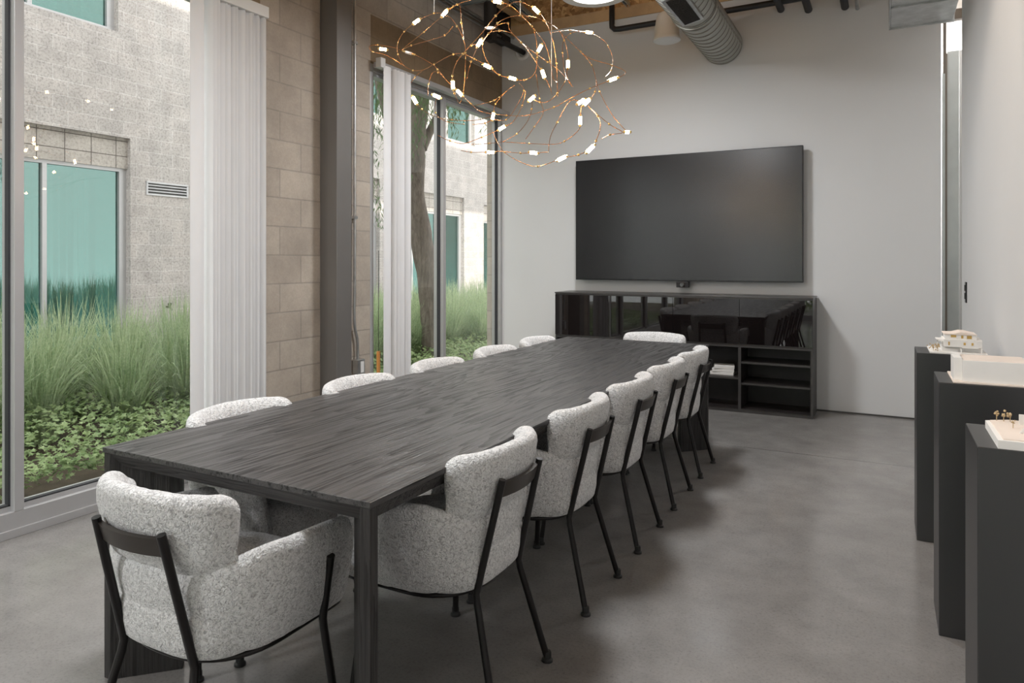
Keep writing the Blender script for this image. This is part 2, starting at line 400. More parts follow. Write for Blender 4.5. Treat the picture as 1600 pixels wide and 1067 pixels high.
# steel column, conduit, junction box
t = thing('steel_column', 'dark brown painted square steel column standing against the tan block wall', 'column', (-3.69, 4.12, 0))
obj('post', box(-.082, .085, -.083, .083, .012, ZC, .004), M['column_paint'], t)
obj('base_plate', box(-.082, .12, -.11, .11, 0, .012), M['column_paint'], t)
t = thing('electrical_conduit', 'thin galvanized conduit running down the block wall beside the steel column', 'conduit', (XW+.03, 4.40, .5))
obj('pipe', tube(NB(), spline([(0, .0, 3.55), (0, .0, 1.0), (0, -.006, .4), (0, .03, .22), (0, .035, .06)], 8), .011, 10), M['galvanized'], t, smooth=True)
obj('junction_box', box(-.028, .035, .0, .085, -.06, .06, .004), M['galvanized'], t)
obj('cover_plate', box(.035, .038, .03, .07, -.045, .045), M['white_paint'], t)
for zz in (2.6, 1.2): obj('strap', box(-.03, .014, -.022, .022, zz-.012, zz+.012), M['galvanized'], t)

# vertical blinds
def blind(label, y0, y1, n, seed, wide=True):
    random.seed(seed)
    t = thing('vertical_blind', label, 'blind', (XW+.085, y0, 0))
    L = y1-y0; bm = NB()
    for i in range(n):
        f = i/(n-1); y = .10+(L-.13)*f+random.uniform(-.006, .006); tw = math.radians(random.uniform(58, 86)) if i else math.radians(5)
        hw = .045; dx = math.sin(tw)*hw*1.0; dy = math.cos(tw)*hw
        jx = random.uniform(-.012, .012)
        if i == 0: y = .028; jx = .03
        pts = []
        for k in range(7):
            u = (k/6-.5)*2; bow = .011*(1-u*u)
            pts.append((dx*u*1.0+bow*math.cos(tw)+jx, y+dy*u-bow*math.sin(tw)))
        th = .0012
        poly = pts+[(p[0]+th, p[1]+th) for p in reversed(pts)]
        prism(bm, poly, .03, 2.97, lambda u, v, d: (u, v, d))
    o = obj('slats', bm, M['blind_white'], t, smooth='auto')
    return t
t = blind('wide stack of white vertical blind slats drawn open beside the large left window', 2.84, 3.42, 24, 3)
obj('valance', box(-.05, .065, -4.9, .56, 2.97, 3.045, .004), M['white_paint'], t)
t = blind('narrow stack of white vertical blind slats hanging in the far window', 4.68, 5.03, 14, 5)
obj('head_rail', box(-.05, .02, -.05, 2.22, 2.955, 3.0, .003), M['frame_metal'], t)
obj('bracket', box(-.02, .035, -.06, .0, 2.95, 3.03, .003), M['white_paint'], t)

# ================================================================ CEILING THINGS
# round spiral duct
R_ = .18; DX, DZ = -1.36, 3.41
t = thing('spiral_duct', 'grey round spiral air duct ending in the white back wall below the ceiling', 'duct', (DX, 0, DZ))
prof = []; y = 4.2
while y < YB+.02:
    prof += [(R_, y), (R_, y+.085), (R_+.004, y+.09), (R_+.004, y+.094), (R_, y+.099)]; y += .1
rings = [[(r*math.cos(2*PI*j/48), yy, r*math.sin(2*PI*j/48)) for j in range(48)] for r, yy in prof if yy <= YB]
obj('body', loft(NB(), rings), M['duct_metal'], t, smooth='auto')
bm = NB()
for q in range(27):
    yy = 4.2925+q*.1
    if yy < YB-.11: tube(bm, [((R_+.002)*math.cos(2*PI*j/44), yy+.1*j/44, (R_+.002)*math.sin(2*PI*j/44)) for j in range(44)], 0.0020, 5, closed=True)
obj('seam', bm, M['bronze'], t, smooth=True)
bm = NB()
for yy in (5.72,): tube(bm, [(R_*1.03*math.cos(2*PI*j/40), yy, R_*1.03*math.sin(2*PI*j/40)) for j in range(40)], .008, 6, closed=True)
obj('coupling', bm, M['duct_metal'], t, smooth=True)
gr = NB(); bx(gr, -.085, .085, 4.95, 5.56, -R_-.012, -R_+.05)
g = obj('supply_grille', gr, M['galvanized'], t)
bm = NB()
for i in range(26): bx(bm, -.062, .062, 4.985+i*.0215, 4.991+i*.0215, -R_-.018, -R_-.011)
obj('blades', bm, M['dark_steel'], g)
g.rotation_euler = (0, math.radians(-12), 0)
t = thing('ceiling_duct', 'galvanized rectangular air duct box high in the right back corner', 'duct', (.24, 5.9, 3.225))
obj('body', box(-.19, .24, -.9, .55, .0, .5, .004), M['galvanized'], t)
bm = NB()
for yy in (-.45, .0, .53): bx(bm, -.20, .25, yy, yy+.02, -.012, .5)
bx(bm, -.2, -.19, -.9, .55, -.012, .012)
obj('flange', bm, M['galvanized'], t)

# pendant speaker
t = thing('pendant_speaker', 'white bell shaped pendant speaker hanging left of the round duct', 'speaker', (-1.735, 6.3, 3.34))
obj('housing', lathe(NB(), [(.112, .0), (.122, .006), (.123, .02), (.116, .035), (.113, .04), (.108, .12), (.095, .2), (.078, .245), (.05, .265), (.01, .27)], 40), M['speaker_white'], t, smooth='auto')
obj('speaker_grille', lathe(NB(), [(.0, -.004), (.05, -.004), (.095, -.002), (.108, .004)], 40), M['white_paint'], t, smooth=True)
obj('hanger_cable', tube(NB(), [(0, 0, .265), (0, 0, 1.01)], .003, 6), M['steel_wire'], t)

# pendants: the first is real, the rest are added unseen for their light
first = None
for i, p in enumerate(PEND):
    lab = ['large round white pendant lamp cut by the top edge of the photo', 'added round white fill lamp over the table, out of view', 'added round white fill lamp behind the camera, for the television highlight'][i]
    t = thing('pendant_and_fill_lamp', lab, 'lamp', p, 0, None)
    obj('lamp_shade', lathe(NB(), [(.235, .0), (.25, .0), (.252, .01), (.25, .06), (.23, .08), (.03, .09), (.02, .12)], 48), M['speaker_white'], t, smooth='auto')
    obj('diffuser', lathe(NB(), [(.0, -.004), (.12, -.004), (.236, .004), (.236, .01)], 48), M['lamp_face'], t, smooth=True)
    obj('cord', tube(NB(), [(0, 0, .1), (0, 0, ZC-p[2])], .004, 6), M['black_pipe'], t)
# can spots
for i, ((x, y), a) in enumerate(CANS):
    lab = ['black cylinder spotlight hanging from the strut near the back left corner', 'black cylinder spotlight near the right wall, further one', 'black cylinder spotlight near the right wall, nearer one', 'black cylinder spotlight over the big blind'][i]
    t = thing('can_light', lab, 'spotlight', (x, y, 3.57))
    obj('housing', lathe(NB(), [(.058, .012), (.062, .0), (.062, .24), (.02, .245)], 28), M['dark_steel'], t, smooth='auto')
    obj('lens', lathe(NB(), [(0, .008), (.05, .008), (.055, .014)], 24), M['can_face'], t)
    obj('bracket', box(-.012, .012, -.03, .03, .24, ZC-3.57), M['strut_metal'], t)

t = thing('passage_fill_lamp', 'added unseen flat lamp brightening the passage behind the right wall', 'lamp', (1.2, 8.3, 4.22))
obj('housing', box(-.31, .31, -.31, .31, .0, ZC-4.22, .004), M['speaker_white'], t)  # housing made up for the added passage light
# joists, struts and pipes
lab = {-2.62: 'pale timber joist running under the wood deck above the spiral duct side', -3.5: 'timber joist near the left wall in the dark', -.3: 'timber joist at the right of the ceiling', -1.2: 'timber joist directly over the spiral duct'}
for x in (-3.5, -2.62, -.3, -1.2):
    bm = NB(); bx(bm, x-.045, x+.045, 1.0, YB-.015, 3.98, 4.04); bx(bm, x-.012, x+.012, 1.0, YB-.015, 4.04, 4.29); bx(bm, x-.045, x+.045, 1.0, YB-.015, 4.29, 4.35)
    tag(obj('ceiling_joist', bm, M['wood_ledger'], None), lab[x], 'joist', 'timber ceiling joists')
def strut(p0, p1, label, s=.02):
    bm = NB(); p0, p1 = Vector(p0), Vector(p1); d = (p1-p0).normalized(); side = d.cross(Vector((0, 0, 1))).normalized(); up = side.cross(d)
    prof = [(-s, -s), (s, -s), (s, s), (s*.55, s), (s*.55, s*.75), (s*.8, s*.75), (s*.8, -s*.8), (-s*.8, -s*.8), (-s*.8, s*.75), (-s*.55, s*.75), (-s*.55, s), (-s, s)]
    prism(bm, prof, 0, (p1-p0).length, lambda u, v, q: p0+side*u-up*v+d*q)
    return tag(obj('strut_channel', bm, M['strut_metal']), label, 'metal channel', 'galvanized strut channels under the ceiling')
strut((XW+.02, 5.85, 3.86), (-.9, 5.85, 3.86), 'long galvanized strut channel crossing behind the chandelier, carrying the spotlight')
strut((-3.05, 4.3, 3.90), (-3.25, 6.6, 3.90), 'galvanized strut channel running from the chandelier toward the back left corner')
strut((-2.28, 5.2, 3.94), (-2.28, 6.85, 3.94), 'short galvanized strut channel against the wood beside the round duct')
strut((-3.7, 4.9, 3.93), (-1.6, 5.1, 3.93), 'galvanized strut channel above the chandelier crossing from the block wall', .016)
def pipe(label, pts, r, mat, name='ceiling_pipe', cat='pipe', per=6, group=None, n=12):
    return tag(obj(name, tube(NB(), spline(pts, per) if per else pts, r, n), M[mat], smooth=True), label, cat, group)
pipe('black sprinkler pipe with an elbow running along the top of the back wall', [(-2.42, 6.75, 3.93), (-2.42, 6.75, 3.74), (-2.42, 6.75, 3.71), (-2.39, 6.75, 3.68), (-2.34, 6.75, 3.675), (-.7, 6.75, 3.69), (.3, 6.75, 3.71)], .028, 'black_pipe', per=0)
for k, (x, z, r) in enumerate(((-.835, 3.64, .032), (-.6, 3.60, .034), (-.30, 3.575, .032), (-.20, 3.545, .016))):
    pipe(['black insulated pipe entering the back wall, leftmost of the stubs', 'black insulated pipe entering the back wall, lowest and thickest stub', 'black insulated pipe entering the back wall, third stub from the duct', 'thin grey conduit entering the back wall beside the galvanized duct box'][k],
         [(x, 3.0, z+.2), (x, 5.6, z+.18), (x, 6.55, z+.14), (x, 6.70, z+.06), (x, YB, z)] if 0 else [(x, 2.5, z+.03), (x, YB-.01, z+.03)], r, 'insulation' if k < 3 else 'galvanized', group='pipes entering the back wall', per=0)
# conduits along left wall
for k, (x, z) in enumerate(((XW+.06, 3.86), (XW+.10, 3.79), (XW+.16, 3.82))):
    pipe(['thin galvanized conduit nearest the block wall at its top', 'thin galvanized conduit at the top of the block wall, lowest of the three', 'thin galvanized conduit at the top of the block wall, farthest out from the blocks'][k], [(x, 1.0, z), (x, YB-.02, z-.01)], .012, 'galvanized', name='ceiling_conduit', cat='conduit', group='conduits along the top of the left wall', per=0)
t = thing('wall_sleeve', 'white ring sleeve in the back wall corner with a black clamp and pipe passing through', 'pipe sleeve', (-3.50, YB, 3.64))
obj('ring', tube(NB(), [(.07*math.cos(a*PI/12), -.03, .07*math.sin(a*PI/12)) for a in range(24)], .022, 8, closed=True), M['speaker_white'], t, smooth=True)
obj('pipe', tube(NB(), [(-.13, -.55, .06), (0, .0, 0)], .028, 12), M['dark_steel'], t, smooth=True)
obj('clamp', box(-.17, -.08, -.58, -.46, .0, .13, .006), M['dark_steel'], t)
tag(obj('corner_post', box(XW+.003, XW+.12, 6.70, YB-.02, 3.74, ZC), M['dark_steel']), 'black steel post in the back left corner under the ceiling', 'steel post')
tag(obj('corner_beam', box(XW+.003, XW+.34, 6.55, 6.66, 4.02, 4.3), M['dark_steel']), 'dark steel beam stub in the back left corner over the conduits', 'steel beam')

# right opening: bronze frame, aluminium leaf
t = thing('door_frame', 'slim bronze metal door frame at the gap right of the back wall', 'door frame', (.47, 7.3, 0))
obj('jamb', box(.0, .022, -.03, .03, 0, 3.56), M['bronze'], t)
obj('header', box(.022, .6, -.03, .03, 3.47, 3.56), M['bronze'], t)
obj('inner_jamb', box(-.018, .0, -.22, -.16, 0, 2.96), M['alu'], t)
t = thing('sliding_door', 'tall brushed aluminium door edge in the gap right of the back wall', 'door', (.53, 7.75, 0))
obj('panel', box(.0, .095, -.02, .02, .01, 3.31), M['alu'], t)
obj('edge_strip', box(-.02, .0, -.03, .03, .01, 3.29), M['bronze'], t)
obj('face', box(.098, .9, -.02, .0, .01, 3.31), M['white_paint'], t)
t = thing('wall_switch', 'small black vertical switch plate on the right wall above the pedestals', 'switch', (XR, 5.66, 1.14))
obj('plate', box(-.008, 0, -.035, .035, -.07, .07, .002), M['tv_bezel'], t)
obj('rocker', box(-.012, -.008, -.015, .015, .01, .05), M['rubber'], t)
obj('indicator_rocker', box(-.012, -.008, -.015, .015, -.045, -.005), M['rubber'], t)

# ================================================================ TV, CABINET
t = thing('television', 'very large black flat screen television mounted on the white back wall', 'television', (-1.735, 6.83, 1.155))
TW = 1.10; TH_ = 1.235
obj('screen_frame', box(-TW, TW, -.03, .03, 0, TH_, .004), M['tv_bezel'], t)
obj('screen', box(-TW+.008, TW-.008, -.0315, -.029, .008+.006, TH_-.008), M['tv_screen'], t)
obj('wall_mount', box(-.4, .4, .03, YB-6.83, .3, .9), M['black_metal'], t)
t = thing('conference_camera', 'small black camera with a round lens under the television', 'camera', (-1.715, 6.81, 1.115))
obj('body', box(-.06, .06, -.03, .03, -.022, .035, .004), M['black_metal'], t)
bm = NB(); tube(bm, [(0, -.045, .005), (0, -.02, .005)], .02, 20); obj('lens', bm, M['dark_glass'], t, smooth='auto')
obj('lens_ring', tube(NB(), [(.021*math.cos(a*PI/10), -.04, .005+.021*math.sin(a*PI/10)) for a in range(20)], .003, 6, closed=True), M['rail_metal'], t, smooth=True)

CX0, CX1, CY0, CY1 = -2.933, -.531, 6.507, 6.90
DIV = [CX0, -2.335, -1.733, -1.134, CX1]
def cab(name, label, z0, z1, shelves, doors):
    t = thing(name, label, 'cabinet', (CX0, CY1, z0))
    W = CX1-CX0; D = CY1-CY0; H = z1-z0; k = .018
    bm = NB(); bx(bm, 0, W, -D, 0, 0, .03, bev=.001); bx(bm, 0, W, -D, 0, H-.02, H, bev=.001); bx(bm, 0, .02, -D, 0, .03, H-.02); bx(bm, W-.02, W, -D, 0, .03, H-.02); bx(bm, .02, W-.02, -.012, 0, .03, H-.02)
    obj('carcass', bm, M['cab_edge'] if 0 else M['cab_black'], t)
    bm = NB(); bx(bm, 0, W, -D-.002, -D, H-.016, H, bev=0); bx(bm, 0, W, -D-.002, -D, .0, .022)
    for x in (0, W-.014): bx(bm, x, x+.014, -D-.002, -D, .02, H-.014)
    for d in DIV[1:-1]: bx(bm, d-CX0-.012, d-CX0+.012, -D-.002, -D, .02, H-.014) if not doors else None
    obj('edge_trim', bm, M['cab_edge'], t)
    for d in DIV[1:-1]: obj('divider', box(d-CX0-.011, d-CX0+.011, -D+.005, -.013, .03, H-.02), M['cab_black'], t)
    for i in range(4):
        a, b = DIV[i]-CX0+.013, DIV[i+1]-CX0-.013
        for s in shelves[i]:
            o = obj('shelf', box(a, b, -D+.012, -.013, s-z0-.009, s-z0+.009), M['cab_black'], t)
            obj('shelf_edge', box(a, b, -D+.009, -D+.012, s-z0-.009, s-z0+.009), M['cab_edge'], o)
        if doors:
            d = obj('door', box(DIV[i]-CX0+.002, DIV[i+1]-CX0-.002, -D-.012, -D-.002, .012, H-.014), M['dark_glass'], t)
    return t
cab('glass_cabinet', 'long black wall cabinet with four mirror black glass doors, upper tier', .60, 1.025, [[], [], [], []], True)
cb_ = cab('shelf_cabinet', 'long black open shelf cabinet on the floor, lower tier under the glass doors', 0, .598, [[.3], [.3], [.30], [.256, .444]], False)
obj('top_panel', box(0-.004, CX1-CX0+.004, -(CY1-CY0)-.014, 0, .424, .437, .002), M['cab_edge'], bpy.data.objects['glass_cabinet'])
# books in the cabinet
for i in range(3):
    o = obj('book', box(-.11+.006*i, .10-.01*i, -.14, .0, .0, .028, .002), M['paper']); o.location = (-1.30, 6.72, .31+.029*i); o.rotation_euler = (0, 0, .1*i)
    tag(o, ['white book lying on the cabinet shelf, lowest of a small stack', 'white book lying in the middle of the small stack on the cabinet shelf', 'white book lying on top of the small stack on the cabinet shelf'][i], 'book', 'books on the cabinet shelf')

# ================================================================ TABLE
TX0, TX1, TY0, TY1, TZ = -2.235, -1.125, 1.402, 5.16, .75
t = thing('dining_table' if 0 else 'conference_table', 'very long black stained oak conference table with thin sharp edge and diagonal plank legs', 'table', ((TX0+TX1)/2, (TY0+TY1)/2, 0), -math.radians(.45))
hx, hy = (TX1-TX0)/2, (TY1-TY0)/2
obj('tabletop', box(-hx, hx, -hy, hy, TZ-.016, TZ, .0012), M['oak_y'], t)
def ring(x, y, z): return [(-x, -y, z), (x, -y, z), (x, y, z), (-x, y, z)]
bm = NB(); rr = [ring(hx-.002, hy-.002, TZ-.016), ring(hx-.030, hy-.030, TZ-.060), ring(hx-.065, hy-.065, TZ-.060), ring(hx-.065, hy-.065, TZ-.017)]
loft(bm, rr, cap=False)
obj('apron', bm, M['oak_x'], t)
for sx in (-1, 1):
    for sy in (-1, 1):
        # plank set diagonally into the corner, its outer end cut to the corner
        th = .022; L = .235; d = Vector((-sx, -sy)).normalized(); n = Vector((-d.y, d.x)); c = Vector((sx*(hx-.004), sy*(hy-.004)))
        q = th*1.0
        pts = [c, c+n*th+d*th, c+n*th+d*L, c-n*th+d*L, c-n*th+d*th]
        bm = NB(); prism(bm, [(p.x, p.y) for p in pts], 0, TZ-.0165, lambda u, v, z: (u, v, z))
        obj('leg', bm, M['oak_z'], t)

# ================================================================ CHAIRS
def sup(a, b, n, cnt, e0=0, e1=2*PI):
    out = []
    for i in range(cnt):
        th = e0+(e1-e0)*i/(cnt-1); c_, s_ = math.cos(th), math.sin(th)
        out.append((a*math.copysign(abs(c_)**(2/n), c_), b*math.copysign(abs(s_)**(2/n), s_)))
    return out
def resample(P, n):
    P = [Vector(p) for p in P]; L = [0]
    for i in range(1, len(P)): L.append(L[-1]+(P[i]-P[i-1]).length)
    out = []; j = 0
    for k in range(n):
        t_ = L[-1]*k/(n-1)
        while j < len(P)-2 and L[j+1] < t_: j += 1
        f = (t_-L[j])/max(1e-9, L[j+1]-L[j]); out.append(P[j].lerp(P[j+1], f))
    return out, L[-1]
def pad(path, thick, zb, zt, lean, zref, rcap, n=64, m=20, power=3.2, puff=.006):
    """upholstered wall following a plan path; zb/zt/lean are functions of s in [-1,1]"""
    P, L = resample(path, n); rings = []
    for i, p in enumerate(P):
        a = P[max(i-1, 0)]; b = P[min(i+1, n-1)]; tn = (b-a).normalized(); nr = Vector((tn.y, -tn.x))
        s = 2*i/(n-1)-1; dist = min(i, n-1-i)/(n-1)*L
        e = min(1, dist/rcap); k = math.sqrt(max(1e-4, 1-(1-e)**2)); et = min(1, dist/(thick*.55)); kt = math.sqrt(max(.002, 1-(1-et)**2))
        z0, z1 = zb(s), zt(s); zm = (z0+z1)/2; hz = (z1-z0)/2; 
        zlo = z0+(1-k)*hz*.55 if rcap > thick else z0; zhi = z1-(1-k)*hz*.9
        zm = (zlo+zhi)/2; hz = (zhi-zlo)/2; r = thick/2
        ring_ = []
        for j in range(m):
            an = 2*PI*j/m; c_, s_ = math.cos(an), math.sin(an)
            u = r*kt*math.copysign(abs(c_)**(2/2.4), c_); v = math.copysign(abs(s_)**(2/power), s_)
            z = zm+hz*v; u += puff*math.copysign(1, c_)*(1-v*v)*kt
            # keep rounded top: pull v near ends handled by exponent
            q = p+nr*(u+lean(s)*(z-zref))
            nz = noise.noise(Vector((q.x*38, q.y*38, z*38)))*.0022
            q = q+nr*nz*(1 if c_ > 0 else -1)
            ring_.append((q.x, q.y, z+nz*.5*s_))
        rings.append(ring_)
    return loft(NB(), rings)
def ppath(hw, yf, yb, ym, n_=2.6):
    """U plan path: arms end at y=yf, back at y=yb, curve starts at ym"""
    arc = sup(hw, ym-yb, n_, 61, PI, 2*PI)           # from -x through -y to +x
    pts = [(x, ym+y) for x, y in arc]
    return [(-hw*.985, yf)]+pts+[(hw*.985, yf)]
def make_chair():
    t = thing('dining_armchair', 'chair', 'chair')
    # tub: arms and lower back
    sh = pad(ppath(.262, .235, -.187, .02), .066, lambda s: .350, lambda s: .585+.055*min(1, max(0, (abs(s)-.22)/.25))-.02*max(0, (abs(s)-.6)/.4), lambda s: .27-.06*min(1, abs(s)*1.3)+(-.02 if abs(s) > .7 else 0), .5, .05, n=72, m=22)
    shell = obj('shell', sh, M['boucle'], t, smooth=True)
    # upper back cushion
    bk = pad(ppath(.208, -.160, -.229, -.14, 2.3), .072, lambda s: .572, lambda s: .785+.004*math.cos(s*3), lambda s: .27-.12*abs(s), .68, .065, n=64, m=28, power=3.6, puff=.003)
    obj('backrest', bk, M['boucle'], t, smooth=True)
    # seat
    rings = []
    for z, k in ((.352, .90), (.36, .95), (.40, .985), (.455, 1.0), (.478, .975), (.492, .90), (.499, .76), (.503, .5), (.505, .2)):
        rings.append([(x*.238*k, .02+y*.24*k, z) for x, y in sup(1, 1, 3.4, 49)[:-1]])
    obj('seat', loft(NB(), rings), M['boucle'], t, smooth=True)
    # frame ring under the shell
    pr = [(-.225, .235)]+[(x*.228, .02+y*.205) for x, y in sup(1, 1, 2.5, 31, PI, 2*PI)]+[(.225, .235)]
    pl, _ = resample(pr, 40); pts = [(p.x, p.y, .344) for p in pl]
    obj('seat_frame', tube(NB(), pts, .008, 8, closed=True), M['black_metal'], t, smooth=True)
    # back rail
    bm = NB(); rings = []
    for i in range(17):
        u = i/8-1; x = u*.128; y = -.267-.022*(1-u*u)
        rings.append([(x, y-.004+.006, .690), (x, y-.010, .688), (x, y+.004, .640), (x, y+.012, .642)])
    obj('back_rail', loft(NB(), rings), M['rail_metal'], t, smooth='auto')
    for sx in (-1, 1):
        pts = [(sx*.128, -.279, .700), (sx*.138, -.202, .375), (sx*.140, -.195, .345), (sx*.143, -.199, .318), (sx*.182, -.280, .018)]
        l = obj('leg', tube(NB(), pts, .0115, 14), M['black_metal'], t, smooth='auto')
        obj('foot_glide', lathe(NB(), [(.012, .034), (.0135, .03), (.0135, .012), (.019, .007), (.019, 0), (.001, 0)], 16, (sx*.1835, -.2825, 0)), M['rubber'], l, smooth='auto')
        pts = [(sx*.312, .105, .545), (sx*.268, .125, .375), (sx*.262, .128, .350), (sx*.264, .130, .32), (sx*.298, .158, .018)]
        l = obj('leg', tube(NB(), pts, .0115, 14), M['black_metal'], t, smooth='auto')
        obj('foot_glide', lathe(NB(), [(.012, .034), (.0135, .03), (.0135, .012), (.019, .007), (.019, 0), (.001, 0)], 16, (sx*.2995, .159, 0)), M['rubber'], l, smooth='auto')
    return t
chair0 = make_chair()
def copy_tree(o, parent=None):
    c = o.copy(); C.objects.link(c)
    if parent: c.parent = parent
    for ch in o.children: copy_tree(ch, c)
    return c
spots = [(-1.66, 1.38, 0, 'white speckled boucle armchair with black frame at the near end of the table')]
ordn = ['nearest to the photographer', 'second from the near end', 'in the middle of the five', 'fourth from the near end', 'farthest, next to the cabinet']
for i, y in enumerate((1.985, 2.70, 3.345, 3.985, 4.615)): spots.append((-1.29, y, PI/2, 'white boucle armchair on the right side of the table, '+ordn[i]))
for i, y in enumerate((1.965, 2.68, 3.36, 4.04, 4.68)): spots.append((-2.07, y, -PI/2, 'white boucle armchair on the window side of the table, '+ordn[i]))
spots.append((-1.585, 5.23, PI, 'white boucle armchair at the far end of the table before the cabinet'))
for i, (x, y, r, lab) in enumerate(spots):
    o = chair0 if i == 0 else copy_tree(chair0)
    o.location = (x, y, 0); o.rotation_euler = (0, 0, r); o['label'] = lab; o['group'] = 'boucle armchairs around the conference table'

# ================================================================ CHANDELIER
def cw(cx, cy, off=0.0):
    d = 3.55+.42*math.sin(cx*.0052+.8)*math.cos(cy*.0046-.6)+off
    return at(560+cx/3.636, cy/3.636, d)
WIRES = [
 ([(575,528),(535,490),(500,455),(450,395),(415,362),(320,310),(285,300),(255,290),(200,270),(110,255),(62,265),(82,294),(150,310),(215,345),(255,372),(310,400),(370,396),(430,365),(485,333),(540,308),(592,306),(660,335),(733,376),(800,425),(875,445),(940,455),(1000,420),(1015,330),(1010,225),(985,150),(930,95)], .15),
 ([(640,0),(560,25),(490,75),(430,75),(330,122),(260,180),(223,245),(225,310),(255,372)], -.12),
 ([(535,150),(490,200),(400,230),(300,258),(250,280),(373,182),(490,90),(560,150),(600,237),(608,300),(605,450),(595,530),(575,585),(545,530),(537,483),(535,430),(550,370),(592,306),(700,190),(780,90),(850,30),(920,10),(1010,58),(1060,120),(1105,230),(1125,360),(1130,470),(1132,550)], -.2),
 ([(490,75),(540,35),(575,30),(585,130),(600,237)], .1),
 ([(592,306),(640,260),(687,245),(740,190),(800,140),(850,132),(860,170),(925,242),(1000,300),(1075,352),(1150,410),(1215,492)], .2),
 ([(740,190),(790,132),(850,100),(920,88),(983,95),(1050,115),(1128,163),(1170,230),(1190,310),(1190,365),(1185,430),(1215,492)], -.15),
 ([(740,185),(800,175),(870,190),(925,242),(980,310),(1050,420),(1090,500),(1100,540)], -.25),
 ([(740,190),(705,250),(720,325),(760,390),(800,425)], .2),
 ([(640,0),(720,-20),(790,10),(860,30),(930,90),(1000,170),(1060,250),(1090,350),(1105,440),(1130,470)], .1),
 ([(1100,185),(1200,172),(1260,180),(1310,184),(1380,220),(1417,260),(1445,330),(1435,400),(1400,440)], .25),
 ([(1260,175),(1205,190),(1165,230),(1160,300),(1170,400),(1190,460)], .2),
 ([(1128,163),(1262,293),(1323,335),(1440,370),(1518,408),(1480,440),(1445,450),(1315,503),(1200,560),(1110,610),(960,655),(840,655),(700,635),(640,590),(575,528)], -.1),
 ([(1262,293),(1325,370),(1350,453),(1370,520),(1440,650),(1527,750)], .15),
 ([(1350,453),(1345,520),(1297,580),(1265,578),(1200,575),(1130,695),(1090,780),(1080,865)], -.1),
 ([(1265,600),(1260,685),(1250,740),(1170,803),(1100,820),(970,815),(820,806)], .2),
 ([(1297,595),(1360,660),(1375,720),(1350,800),(1318,845),(1250,880),(1155,900),(1020,945),(920,920),(830,865),(790,810),(760,740)], -.25),
 ([(1310,610),(1425,705),(1500,752),(1430,765),(1380,790)], .1),
 ([(985,560),(985,620),(960,690),(900,760),(820,806)], .15),
 ([(985,560),(1030,580),(1080,575),(1130,530),(1170,470),(1180,440)], -.1),
 ([(320,570),(360,620),(440,663),(530,680),(650,685),(765,660)], .3),
 ([(445,547),(438,640),(500,690),(605,707)], .25),
 ([(650,707),(720,700),(765,680),(840,680),(900,600),(940,515),(915,475)], .1),
 ([(453,770),(520,800),(600,815),(700,780),(770,750),(815,727),(880,690),(930,600),(950,515)], -.2),
 ([(645,820),(740,815),(820,806)], .1),
 ([(583,855),(640,865),(700,865),(750,865),(800,860),(920,870),(995,868),(1080,865)], -.3),
 ([(395,540),(398,480),(420,415),(453,412),(500,455)], .1),
 ([(300,470),(320,440),(370,396)], .1),
 ([(765,660),(780,590),(842,517),(890,485)], .1),
 ([(660,600),(770,570),(842,517)], -.1),
 ([(720,600),(640,330),(680,260)], .1) if 0 else ([(615,450),(640,350),(680,260)], .2),
 ([(1010,420),(1030,560),(1050,640),(1000,720),(950,790)], .3),
]
# (index of bulb position along the drawing, angle on sight)
BULBS = [(140,280,-5),(285,300,-15),(330,122,35),(490,75,50),(790,10,-15),(1010,58,-48),(1310,184,-5),(687,245,60),(1030,275,60),(733,376,-28),(1050,420,-70),(1190,365,88),(875,445,-12),(537,483,-85),(575,528,-45),(445,547,-25),(320,570,-60),(765,660,80),(985,560,40),(1265,578,35),(1297,580,45),(1260,685,88),(1445,450,20),(1527,750,0),(1318,845,45),(1155,900,25),(995,868,-5),(750,865,0),(815,727,30)]
cpt = at(560+800/3.636, 470/3.636, 3.55)
ch = thing('chandelier', 'tangled copper wire chandelier with small glowing tube bulbs hanging over the table', 'chandelier', cpt)
def lc(p): return p-cpt
def wire_pts(pts, bow):
    n = len(pts)
    return [lc(cw(x, y, bow*math.sin(PI*i/(n-1)))) for i, (x, y) in enumerate(pts)]
bulbd = {}
for k, (pts, bow) in enumerate(WIRES):
    P = wire_pts(pts, bow)
    for (x, y), p in zip(pts, P): bulbd.setdefault((x, y), p)
    obj('wire', tube(NB(), spline(P, 6), .0017, 5), M['copper_wire'], ch, smooth=True)
    bm = NB()
    for q in range(1, len(P)-1, 2): bmesh.ops.create_icosphere(bm, subdivisions=1, radius=.0062, matrix=Matrix.Translation(P[q]))
    if len(bm.verts): obj('bead', bm, M['brass_bead'], ch)
    else: bm.free()
for (x, y, an) in BULBS:
    p = bulbd.get((x, y)) or lc(cw(x, y, .05))
    a = math.radians(an); right = Vector((math.cos(TH), math.sin(TH), 0)); d = (right*math.cos(a)+Vector((0, 0, 1))*math.sin(a)+Vector((-.3, .5, 0))*.3*math.sin(x)).normalized()
    h = .018 if (x, y) != (1527, 750) else .008
    b = obj('bulb', tube(NB(), [p-d*h, p+d*h], .008, 10), M['led'] if (x, y) != (285, 300) else M['steel_wire'], ch, smooth='auto')
    obj('cap', tube(tube(NB(), [p-d*(h+.011), p-d*h], .006, 8), [p+d*h, p+d*(h+.011)], .006, 8), M['brass_bead'], b, smooth='auto')
for (x, y) in ((430, 75), (920, 85), (1097, 495)):
    p = lc(cw(x, y, 0)); 
    obj('suspension_cable', tube(NB(), [p, Vector((p.x, p.y, 3.98-cpt.z))], .0016, 5), M['steel_wire'], ch)
